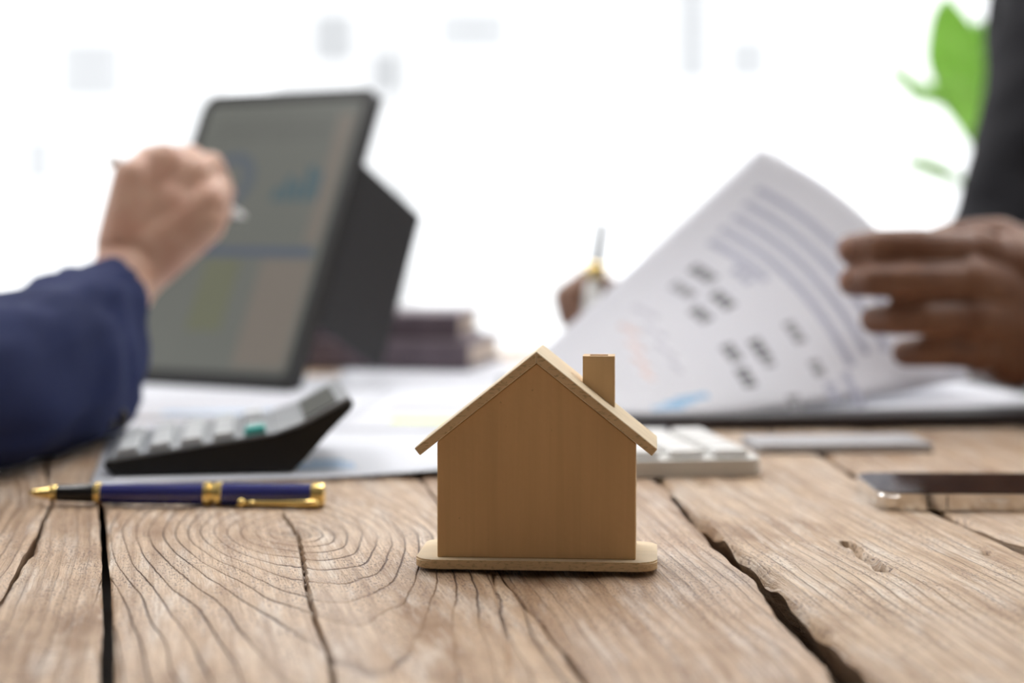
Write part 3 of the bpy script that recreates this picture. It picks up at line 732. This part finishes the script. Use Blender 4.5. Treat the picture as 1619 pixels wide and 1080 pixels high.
# ------------------------------------------------------------------ clipboard, papers and the raised sheet
cb = thing('clipboard', 'dark clipboard under the raised paper sheet', 'clipboard', (0.02, 1.088, 0.0004), (0, 0, math.radians(6)))
bc = prism_bm(rounded_rect(0, 0.40, 0, 0.30, 0.008, 4, 0.0), (0, 0, 0.0080), 0.0); bm_obj('board', bc, M['board'], cb)
box('clip_base', 0.372, 0.392, 0.09, 0.21, 0.0080, 0.0105, M['steel'], cb, 0.001); box('clip_jaw', 0.362, 0.380, 0.095, 0.205, 0.0110, 0.0150, M['steel'], cb, 0.001)
s5, mk = sheet('paper_sheet', 'bright white sheet flat on the clipboard under the raised sheet', Vector((0.125, 1.125, 0)), 10, 0.25, 0.21, 0.0086)
for i in range(6): mk('text_line', 0.15, 0.85, 0.2+i*0.08, 0.22+i*0.08, M['ink_pale'])
gc = thing('grey_notebook', 'thin pale grey notebook in front of the clipboard', 'notebook', (0.137, 0.988, 0.0003), (0, 0, math.radians(4)))
box('cover', 0, 0.10, 0, 0.048, 0.0, 0.0012, M['grey_card'], gc, 0.0003, 1); box('page_block', 0.001, 0.099, 0.0008, 0.047, 0.0012, 0.0036, M['paper'], gc); box('cover', 0, 0.10, 0, 0.048, 0.0036, 0.0048, M['grey_card'], gc, 0.0003, 1)

T_, L_, R2, B_ = P(1201, 234, 1.34), P(800, 606, 1.31), P(1534, 598, 1.25), P(985, 653, 1.11)
def sheet_pt(a, b):
    """a: 0 at the top-left long edge T-L .. 1 at R-B (text lines run along a); b: 0 at edge T-R .. 1 at L-B"""
    p = (T_*(1-a)+R2*a)*(1-b)+(L_*(1-a)+B_*a)*b
    bul = 4*a*(1-a)
    k = (1-b)**1.0
    p = p+Vector((-0.02, -0.055, -0.0035))*4*b*(1-b)*a*a
    p = p+Vector((0.014, 0.0, 0.020))*bul*k+Vector((0, -0.012, 0.004))*bul*(1-k)+Vector((0, -0.02, 0.0))*4*b*(1-b)*(1-a)*0.5
    return p
def patch_bm(a0, a1, b0, b1, na, nb, lift, th):
    bm = bmesh.new(); gs = []
    for t in (lift, lift+th):
        g = []
        for i in range(na+1):
            row = []
            for j in range(nb+1):
                a, b = a0+(a1-a0)*i/na, b0+(b1-b0)*j/nb
                p = sheet_pt(a, b); da = sheet_pt(a+0.01, b)-sheet_pt(a-0.01, b); d_b = sheet_pt(a, b+0.01)-sheet_pt(a, b-0.01)
                n = da.cross(d_b).normalized()
                if n.y > 0: n = -n
                row.append(bm.verts.new(p+n*t))
            g.append(row)
        gs.append(g)
    for i in range(na):
        for j in range(nb):
            for g in gs: bm.faces.new((g[i][j], g[i+1][j], g[i+1][j+1], g[i][j+1]))
    rim = [(i, 0) for i in range(na)]+[(na, j) for j in range(nb)]+[(i, nb) for i in range(na, 0, -1)]+[(0, j) for j in range(nb, 0, -1)]
    for (i, j), (i2, j2) in zip(rim, rim[1:]+rim[:1]): bm.faces.new((gs[0][i][j], gs[0][i2][j2], gs[1][i2][j2], gs[1][i][j]))
    return bm
rs = thing('document_sheet', 'printed white sheet lifted by one corner by the hand at right', 'paper', (0, 0, 0))
bm_obj('page', patch_bm(0, 1, 0, 1, 26, 34, -0.00015, 0.0003), M['paper_thin'], rs, True)
def print_on(name, a0, a1, b0, b1, m):
    bm_obj(name, patch_bm(a0, a1, b0, b1, max(2, int((a1-a0)*20)), 1, 0.00022, 0.00006), m, rs, False)
def page_at(px, py):
    best = None
    for step, c0 in ((0.05, None), (0.008, 1), (0.0015, 1)):
        if c0 is None: cand = [(i*step, j*step) for i in range(21) for j in range(21)]
        else: cand = [(best[1]+i*step, best[2]+j*step) for i in range(-7, 8) for j in range(-7, 8)]
        for a, b in cand:
            p = sheet_pt(a, b); d = math.hypot(CX+p.x*F/p.y-px, HOR+(CH-p.z)*F/p.y-py)
            if best is None or d < best[0]: best = (d, a, b)
    return best[1], best[2]
for (x, y), ln in (((1196, 300), 0.70), ((1178, 322), 0.74), ((1160, 343), 0.72), ((1140, 362), 0.74), ((1122, 382), 0.30)):
    a, b = page_at(x, y); print_on('text_line', a, min(0.93, a+ln), b-0.011, b+0.011, M['ink_grey'])
def figures(px, py, n, h=0.032, m=None):
    rr = random.Random(px*31+py); a, b = page_at(px, py)
    for i in range(n):
        wd = 0.020+rr.random()*0.016
        print_on('figure', a, a+wd, b-h/2, b+h/2, m or M['ink_dark']); a += wd+0.008
figures(1094, 424, 4, 0.036); figures(1128, 464, 3, 0.036); figures(1064, 450, 4, 0.032, M['ink_mid']); figures(1096, 488, 3, 0.036)
figures(1147, 546, 3, 0.036); figures(1170, 583, 3, 0.036); figures(1190, 538, 3, 0.036); figures(1208, 562, 2, 0.028, M['ink_mid'])
figures(1160, 425, 3, 0.026, M['ink_grey']); figures(1245, 510, 3, 0.03, M['ink_mid']); figures(1285, 570, 2, 0.03, M['ink_mid']); figures(1310, 605, 2, 0.03, M['ink_grey']); figures(1252, 625, 2, 0.034, M['ink_mid'])
figures(1335, 590, 3, 0.024, M['ink_grey']); figures(1350, 618, 3, 0.024, M['ink_grey'])
def strokes(name, pix, m, h=0.008):
    for (x0, y0), (x1, y1) in zip(pix, pix[1:]):
        a0, b0 = page_at(x0, y0); a1, b1 = page_at(x1, y1)
        print_on(name, min(a0, a1), max(a0, a1)+0.004, (b0+b1)/2-h, (b0+b1)/2+h, m)
strokes('chart_line', [(1010, 478), (1028, 510), (1042, 540), (1062, 570), (1075, 590)], M['ink_pale'])
strokes('chart_line', [(990, 508), (1000, 535), (1008, 560), (1018, 585), (1030, 602)], M['ink_pink'])
for x, y, w2 in ((1058, 645, 0.13), (1075, 637, 0.12), (1090, 630, 0.10), (1104, 628, 0.08)):
    a, b = page_at(x, y); print_on('chart_bar', a-0.016, a+0.016, b-w2*0.35, b+w2*0.4, M['ink_blue'])

# ------------------------------------------------------------------ person at the left: navy sleeve, hand with stylus
def fold(seed, amp, fx=(18, 40, 14)):
    def f(co):
        q = Vector((co.x*fx[0]+seed, co.y*fx[1], co.z*fx[2]))
        return amp*(mnoise.noise(q)+0.5*mnoise.noise(q*2.1))
    return f
per = thing('person', 'person in a navy jacket reaching in from the left with a stylus', 'person', (-0.55, 0.35, ROOM['z0']))
def as_child(o, parent):
    bpy.context.view_layer.update(); o.parent = parent; o.matrix_parent_inverse = Matrix.Translation(parent.location).inverted(); return o
Wp = P(186, 462, 1.125)
sk = []
def chain(pts, rad):
    for (a, ra), (b, rb_) in zip(zip(pts, rad), zip(pts[1:], rad[1:])): sk.append((a, ra, b, rb_))
# forearm and wrist
chain([Vector((-0.268, 0.97, 0.047)), Vector((-0.257, 1.06, 0.060)), Wp, P(205, 425, 1.14)], [0.030, 0.027, 0.0225, 0.023])
mcp = [P(212, 285, 1.150), P(258, 262, 1.160), P(300, 280, 1.165), P(328, 322, 1.155)]        # index .. little finger knuckles
for p, r0 in zip(mcp, (0.0145, 0.0150, 0.0145, 0.0130)):
    sk.append((P(200, 420, 1.14)*0.75+p*0.25, 0.021, p, r0))
sk.append((P(215, 400, 1.15), 0.026, P(258, 335, 1.160), 0.026)); sk.append((P(225, 430, 1.14), 0.017, P(320, 350, 1.155), 0.016))
# curled fingers: knuckle, middle joint, end joint, tip
fing = [
    [mcp[0], P(238, 252, 1.190), P(290, 285, 1.222), P(330, 316, 1.240)],
    [mcp[1], P(300, 252, 1.195), P(330, 300, 1.225), P(338, 335, 1.236)],
    [mcp[2], P(332, 262, 1.190), P(352, 305, 1.212), P(340, 345, 1.215)],
    [mcp[3], P(345, 298, 1.178), P(350, 335, 1.196), P(332, 362, 1.195)]]
for f, r0 in zip(fing, (0.0102, 0.0104, 0.0098, 0.0088)):
    chain(f, [r0*1.18, r0, r0*0.9, r0*0.78])
chain([P(205, 400, 1.165), P(215, 350, 1.20), P(270, 335, 1.225), P(318, 330, 1.240)], [0.020, 0.0135, 0.0112, 0.0092])     # thumb
body = fuse('hand', sk, M['skin_light'], None, 0.0020, 4); as_child(body, per)
stl = thing('stylus', 'slim white stylus held in front of the tablet screen', 'stylus', (0, 0, 0))
q0, q1 = P(174, 254, 1.165), P(388, 343, 1.285); dv = (q1-q0)
tube('shaft', [q0+dv*0.012, q0+dv*0.90], [0.0036, 0.0036], M['white_plastic'], stl, 16)
tube('tip', [q0+dv*0.90, q0+dv*0.97, q1], [0.0036, 0.0022, 0.0007], M['white_key'], stl, 16)
tube('end_cap', [q0, q0+dv*0.004, q0+dv*0.012], [0.0022, 0.0034, 0.0037], M['steel'], stl, 16)

def sleeve(name, rings, mat, parent, amp, seed, hollow=True, seg=56, sub=6):
    """cloth tube through rings (centre, half width, half height); open at the last ring, folds pressed in"""
    cs_ = [Vector(r[0]) for r in rings]; N = (len(rings)-1)*sub
    def cat(vals, t):
        i = min(int(t), len(vals)-2); u = t-i
        p0, p1, p2, p3 = vals[max(i-1, 0)], vals[i], vals[i+1], vals[min(i+2, len(vals)-1)]
        return 0.5*((2*p1)+(p2-p0)*u+(2*p0-5*p1+4*p2-p3)*u*u+(3*p1-p0-3*p2+p3)*u**3)
    bm = bmesh.new(); rr = []
    def ring_at(t, shrink, wr=1.0):
        c = cat(cs_, t); h = cat([r[1] for r in rings], t)*shrink; v = cat([r[2] for r in rings], t)*shrink
        d = (cat(cs_, min(t+0.05, len(rings)-1))-cat(cs_, max(t-0.05, 0))).normalized()
        a = d.cross(Vector((0, 0, 1))).normalized(); b = a.cross(d).normalized(); out = []
        for k in range(seg):
            th = 2*math.pi*k/seg
            q = Vector((math.cos(th)*1.6+seed, math.sin(th)*1.6, t*2.1+math.sin(th*2+t)*0.5))
            f = amp*wr*(mnoise.noise(q)+0.6*mnoise.noise(q*2.3))
            ct, st_ = math.cos(th), math.sin(th); ct = math.copysign(abs(ct)**0.72, ct); st_ = math.copysign(abs(st_)**0.78, st_)
            p = c+a*ct*(h+f)+b*st_*(v+f)
            p.z = max(p.z, 0.003+0.0005*math.sin(k))
            out.append(bm.verts.new(p))
        return out
    for i in range(N+1): rr.append(ring_at(i/sub, 1.0))
    if hollow:
        for t, s_ in ((N/sub, 0.95), (N/sub-0.25, 0.92), (N/sub-0.7, 0.88)): rr.append(ring_at(t, s_, 1.0))
    for r0, r1 in zip(rr, rr[1:]):
        for k in range(seg): bm.faces.new((r0[k], r0[(k+1) % seg], r1[(k+1) % seg], r1[k]))
    bm.faces.new(rr[0])
    if not hollow: bm.faces.new(rr[-1])
    return as_child(bm_obj(name, bm, mat, None, True), parent)
sleeve('jacket_sleeve', [((-0.50, 0.42, 0.16), 0.075, 0.075), ((-0.43, 0.58, 0.085), 0.066, 0.066), ((-0.335, 0.76, 0.056), 0.055, 0.053), ((-0.286, 0.90, 0.044), 0.044, 0.044),
                         ((-0.264, 0.99, 0.047), 0.040, 0.047), ((-0.255, 1.05, 0.052), 0.035, 0.050), ((-0.256, 1.092, 0.057), 0.031, 0.050)], M['navy'], per, 0.0055, 3.3)
tor = [(Vector((-0.62, 0.18, -0.45)), 0.15, Vector((-0.62, 0.20, 0.10)), 0.16), (Vector((-0.50, 0.20, -0.42)), 0.13, Vector((-0.52, 0.22, 0.12)), 0.14), (Vector((-0.78, 0.16, 0.20)), 0.085, Vector((-0.46, 0.24, 0.22)), 0.085),
       (Vector((-0.46, 0.24, 0.22)), 0.08, Vector((-0.49, 0.42, 0.165)), 0.072), (Vector((-0.62, 0.18, -0.55)), 0.15, Vector((-0.55, 0.45, -0.28)), 0.09)]
as_child(fuse('jacket', tor, M['navy'], None, 0.012, 4), per)
# dark cuff buttons along the outer seam
for px, py, Y in ((118, 676, 0.985), (142, 674, 0.993), (166, 670, 1.003), (188, 662, 1.018)):
    b = bmesh.new(); add_ellipsoid(b, P(px, py, Y), 0.0058, 0.0035, 0.0062); as_child(bm_obj('button', b, M['button'], None, True), per)

# ------------------------------------------------------------------ person at the right: dark suit, one hand lifting the sheet, one writing
pr = thing('person', 'person in a charcoal suit lifting a sheet and writing at right', 'person', (0.72, 1.85, ROOM['z0']))
sk = []
Wr = P(1690, 505, 1.175)
mc = [P(1545, 400, 1.135), P(1532, 445, 1.120), P(1535, 503, 1.118), P(1545, 553, 1.128)]
for p, r0 in zip(mc, (0.0165, 0.0165, 0.0160, 0.0150)):
    sk.append((Wr, 0.027, p, r0))
sk.append((P(1600, 430, 1.15), 0.026, P(1640, 520, 1.16), 0.034)); sk.append((P(1560, 475, 1.135), 0.022, P(1600, 548, 1.145), 0.027))
chain([mc[0], P(1450, 391, 1.112), P(1388, 391, 1.112), P(1348, 395, 1.122)], [0.0138, 0.0120, 0.0114, 0.0104])
chain([mc[1], P(1440, 443, 1.100), P(1380, 444, 1.104), P(1348, 446, 1.116)], [0.0130, 0.0112, 0.0106, 0.0096])
chain([mc[2], P(1460, 503, 1.102), P(1415, 504, 1.106), P(1383, 506, 1.116)], [0.0132, 0.0112, 0.0106, 0.0096])
chain([mc[3], P(1490, 554, 1.112), P(1458, 556, 1.115), P(1432, 558, 1.122)], [0.0125, 0.0106, 0.0100, 0.0090])
chain([P(1640, 420, 1.185), P(1580, 378, 1.20), P(1510, 376, 1.205), P(1440, 395, 1.19)], [0.021, 0.0150, 0.0118, 0.0095])   # thumb behind the sheet
chain([Wr, Vector((0.48, 1.24, 0.066)), Vector((0.66, 1.36, 0.070))], [0.027, 0.034, 0.042])
as_child(fuse('hand', sk, M['skin_dark'], None, 0.0020, 4), pr); sk = []
# the writing hand behind the sheet, on its own arm
w0 = P(1010, 505, 1.52)
m2 = [P(930, 448, 1.480), P(945, 462, 1.492), P(955, 480, 1.505), P(960, 500, 1.515)]
for p, r0 in zip(m2, (0.0135, 0.0135, 0.013, 0.012)): sk.append((w0, 0.023, p, r0))
chain([m2[0], P(896, 470, 1.462), P(900, 500, 1.450), P(915, 522, 1.442)], [0.0125, 0.0112, 0.0092, 0.0078])
chain([m2[1], P(905, 485, 1.470), P(908, 515, 1.460), P(922, 532, 1.452)], [0.0115, 0.0102, 0.0090, 0.0076])
chain([m2[2], P(915, 505, 1.480), P(918, 528, 1.470), P(930, 540, 1.465)], [0.011, 0.0096, 0.0085, 0.0074])
chain([m2[3], P(930, 520, 1.490), P(930, 538, 1.482), P(940, 545, 1.478)], [0.010, 0.0085, 0.0078, 0.0068])
chain([P(985, 490, 1.49), P(955, 500, 1.462), P(935, 518, 1.446)], [0.017, 0.0115, 0.0090])
chain([w0, Vector((0.20, 1.565, 0.050)), Vector((0.28, 1.605, 0.046)), Vector((0.36, 1.64, 0.048))], [0.024, 0.028, 0.030, 0.032])
as_child(fuse('hand', sk, M['skin_dark'], None, 0.0020, 4), pr)
for px, py, Y in ((1340, 392, 1.114), (1341, 441, 1.108)):
    b = bmesh.new(); add_ellipsoid(b, P(px, py, Y), 0.0055, 0.0022, 0.0048); as_child(bm_obj('fingernail', b, M['nail'], None, True), pr)
jk = []
def jchain(pts, rad):
    for (a, ra), (b, rb_) in zip(zip(pts, rad), zip(pts[1:], rad[1:])): jk.append((Vector(a), ra, Vector(b), rb_))
for dx in (-0.075, 0.0, 0.075): jchain([(0.72+dx, 1.95, -0.50), (0.72+dx, 1.94, -0.05), (0.72+dx, 1.92, 0.36)], [0.125, 0.118, 0.13])
jchain([(0.60, 1.86, 0.43), (0.72, 1.92, 0.50), (0.90, 1.86, 0.43)], [0.075, 0.08, 0.075])
jchain([(0.595, 1.86, 0.44), (0.570, 1.80, 0.35), (0.533, 1.75, 0.25), (0.463, 1.68, 0.100), (0.375, 1.645, 0.048), (0.28, 1.605, 0.046), (0.20, 1.565, 0.050)], [0.080, 0.072, 0.064, 0.056, 0.048, 0.042, 0.038])
jchain([(0.90, 1.85, 0.42), (0.90, 1.66, 0.22), (0.86, 1.50, 0.075), (0.66, 1.36, 0.070), (0.50, 1.255, 0.068)], [0.078, 0.064, 0.056, 0.048, 0.040])
for s in (-1, 1): jchain([(0.72+s*0.09, 1.90, -0.55), (0.72+s*0.11, 1.72, -0.24), (0.72+s*0.11, 1.50, -0.28)], [0.11, 0.09, 0.075])
as_child(fuse('suit', jk, M['charcoal'], None, 0.0075, 5, (), fold(5.0, 0.008, (9, 9, 16))), pr)
for s in (-1, 1):
    poly = [(0.72+s*0.05, 1.815, 0.46), (0.72+s*0.125, 1.795, 0.34), (0.72+s*0.10, 1.800, 0.27), (0.72+s*0.01, 1.812, 0.06)]
    as_child(prism('lapel', poly, (0, -0.006, 0), M['charcoal']), pr)
wp = thing('writing_pen', 'white pen with gold band upright in the hand behind the sheet', 'pen', (0, 0, 0))
t0, t1 = P(924, 548, 1.435), P(953, 352, 1.452); d = t1-t0
tube('nib', [t0, t0+d*0.05, t0+d*0.12], [0.0007, 0.0020, 0.0040], M['gold'], wp, 16)
tube('barrel', [t0+d*0.12, t0+d*0.20, t0+d*0.55], [0.0042, 0.0058, 0.0066], M['white_plastic'], wp, 20)
tube('gold_band', [t0+d*0.55, t0+d*0.56, t0+d*0.65, t0+d*0.66], [0.0075, 0.0088, 0.0088, 0.0070], M['gold'], wp, 20)
tube('cap_spike', [t0+d*0.66, t0+d*0.80, t0+d], [0.0044, 0.0040, 0.0036], M['key_dark'], wp, 14)

# ------------------------------------------------------------------ potted plant by the window
PY = 2.75
pot0 = P(1640, 350, PY); plant = thing('potted_plant', 'green leafy potted plant by the window behind the suited person', 'plant', (pot0.x, PY, ROOM['z0']))
zf = ROOM['z0']
lathe('pot', [(0.0, 0.11), (0.02, 0.12), (0.30, 0.155), (0.32, 0.165), (0.35, 0.165), (0.35, 0.145), (0.31, 0.14)], M['pot'], plant, 36, 'Z')
lathe('soil', [(0.295, 0.13), (0.318, 0.135), (0.325, 0.05)], M['soil'], plant, 24, 'Z')
def W2L(v): return Vector(v)-plant.location
stem_pts = [Vector((0, 0, 0.32)), Vector((0.01, 0.0, 0.7)), W2L(P(1625, 360, PY)), W2L(P(1600, 200, PY)), W2L(P(1585, 40, PY)), W2L(P(1580, -80, PY))]
tube('stem', stem_pts, [0.016, 0.014, 0.011, 0.009, 0.007, 0.005], M['stem'], plant, 10)
def leaf(base, tip, width, bow, side, mat):
    base, tip = Vector(base), Vector(tip); d = tip-base; L = d.length; dn = d.normalized(); s = side.normalized(); s = (s-dn*s.dot(dn)).normalized(); nrm = dn.cross(s)
    n, m = 16, 6; bm = bmesh.new(); gs = []
    for th in (0.0, 0.0012):
        g = []
        for i in range(n+1):
            u = i/n; wd = max(0.06, math.sin(math.pi*min(1, u**1.35))**0.6)*width if i < n else 0.10*width
            c = base+d*u+nrm*bow*math.sin(math.pi*u)
            g.append([bm.verts.new(c+s*wd*(j/m-0.5)+nrm*(th-abs(j/m-0.5)*wd*-0.25+0.004*math.sin(u*22+j))) for j in range(m+1)])
        gs.append(g)
    for i in range(n):
        for j in range(m):
            for g in gs: bm.faces.new((g[i][j], g[i+1][j], g[i+1][j+1], g[i][j+1]))
    rim = [(i, 0) for i in range(n)]+[(n, j) for j in range(m)]+[(i, m) for i in range(n, 0, -1)]+[(0, j) for j in range(m, 0, -1)]
    for (i, j), (i2, j2) in zip(rim, rim[1:]+rim[:1]): bm.faces.new((gs[0][i][j], gs[0][i2][j2], gs[1][i2][j2], gs[1][i][j]))
    return bm_obj('leaf', bm, mat, plant, True)
XS = Vector((1, 0.1, 0)); ZS = Vector((0.2, 0.3, 1))
def LP(px, py, dy=0): return W2L(P(px, py, PY+dy))
leaf(LP(1550, 245, -0.02), LP(1496, -8, 0.0), 0.090, 0.012, XS+Vector((0, 0, 0.15)), M['leaf'])
leaf(LP(1560, 148, 0.01), LP(1404, 100, 0.04), 0.042, 0.034, Vector((0.2, 0.8, 1.0)), M['leaf'])
leaf(LP(1580, 130, 0.03), LP(1548, 30, 0.08), 0.06, 0.02, XS, M['leaf'])
leaf(LP(1540, 300, 0.10), LP(1428, 250, 0.35), 0.035, -0.015, Vector((0.2, 1, 0.6)), M['leaf_pale'])
for px, py, dy, qx, qy in ((1600, 200, 0, 1700, 90), (1590, 80, 0, 1680, -60), (1610, 280, 0, 1740, 260), (1590, 20, 0.02, 1560, -170), (1605, 230, 0.0, 1640, 60)):
    leaf(LP(px, py, dy), LP(qx, qy, dy+0.06), 0.08, 0.02, XS+ZS, M['leaf'])
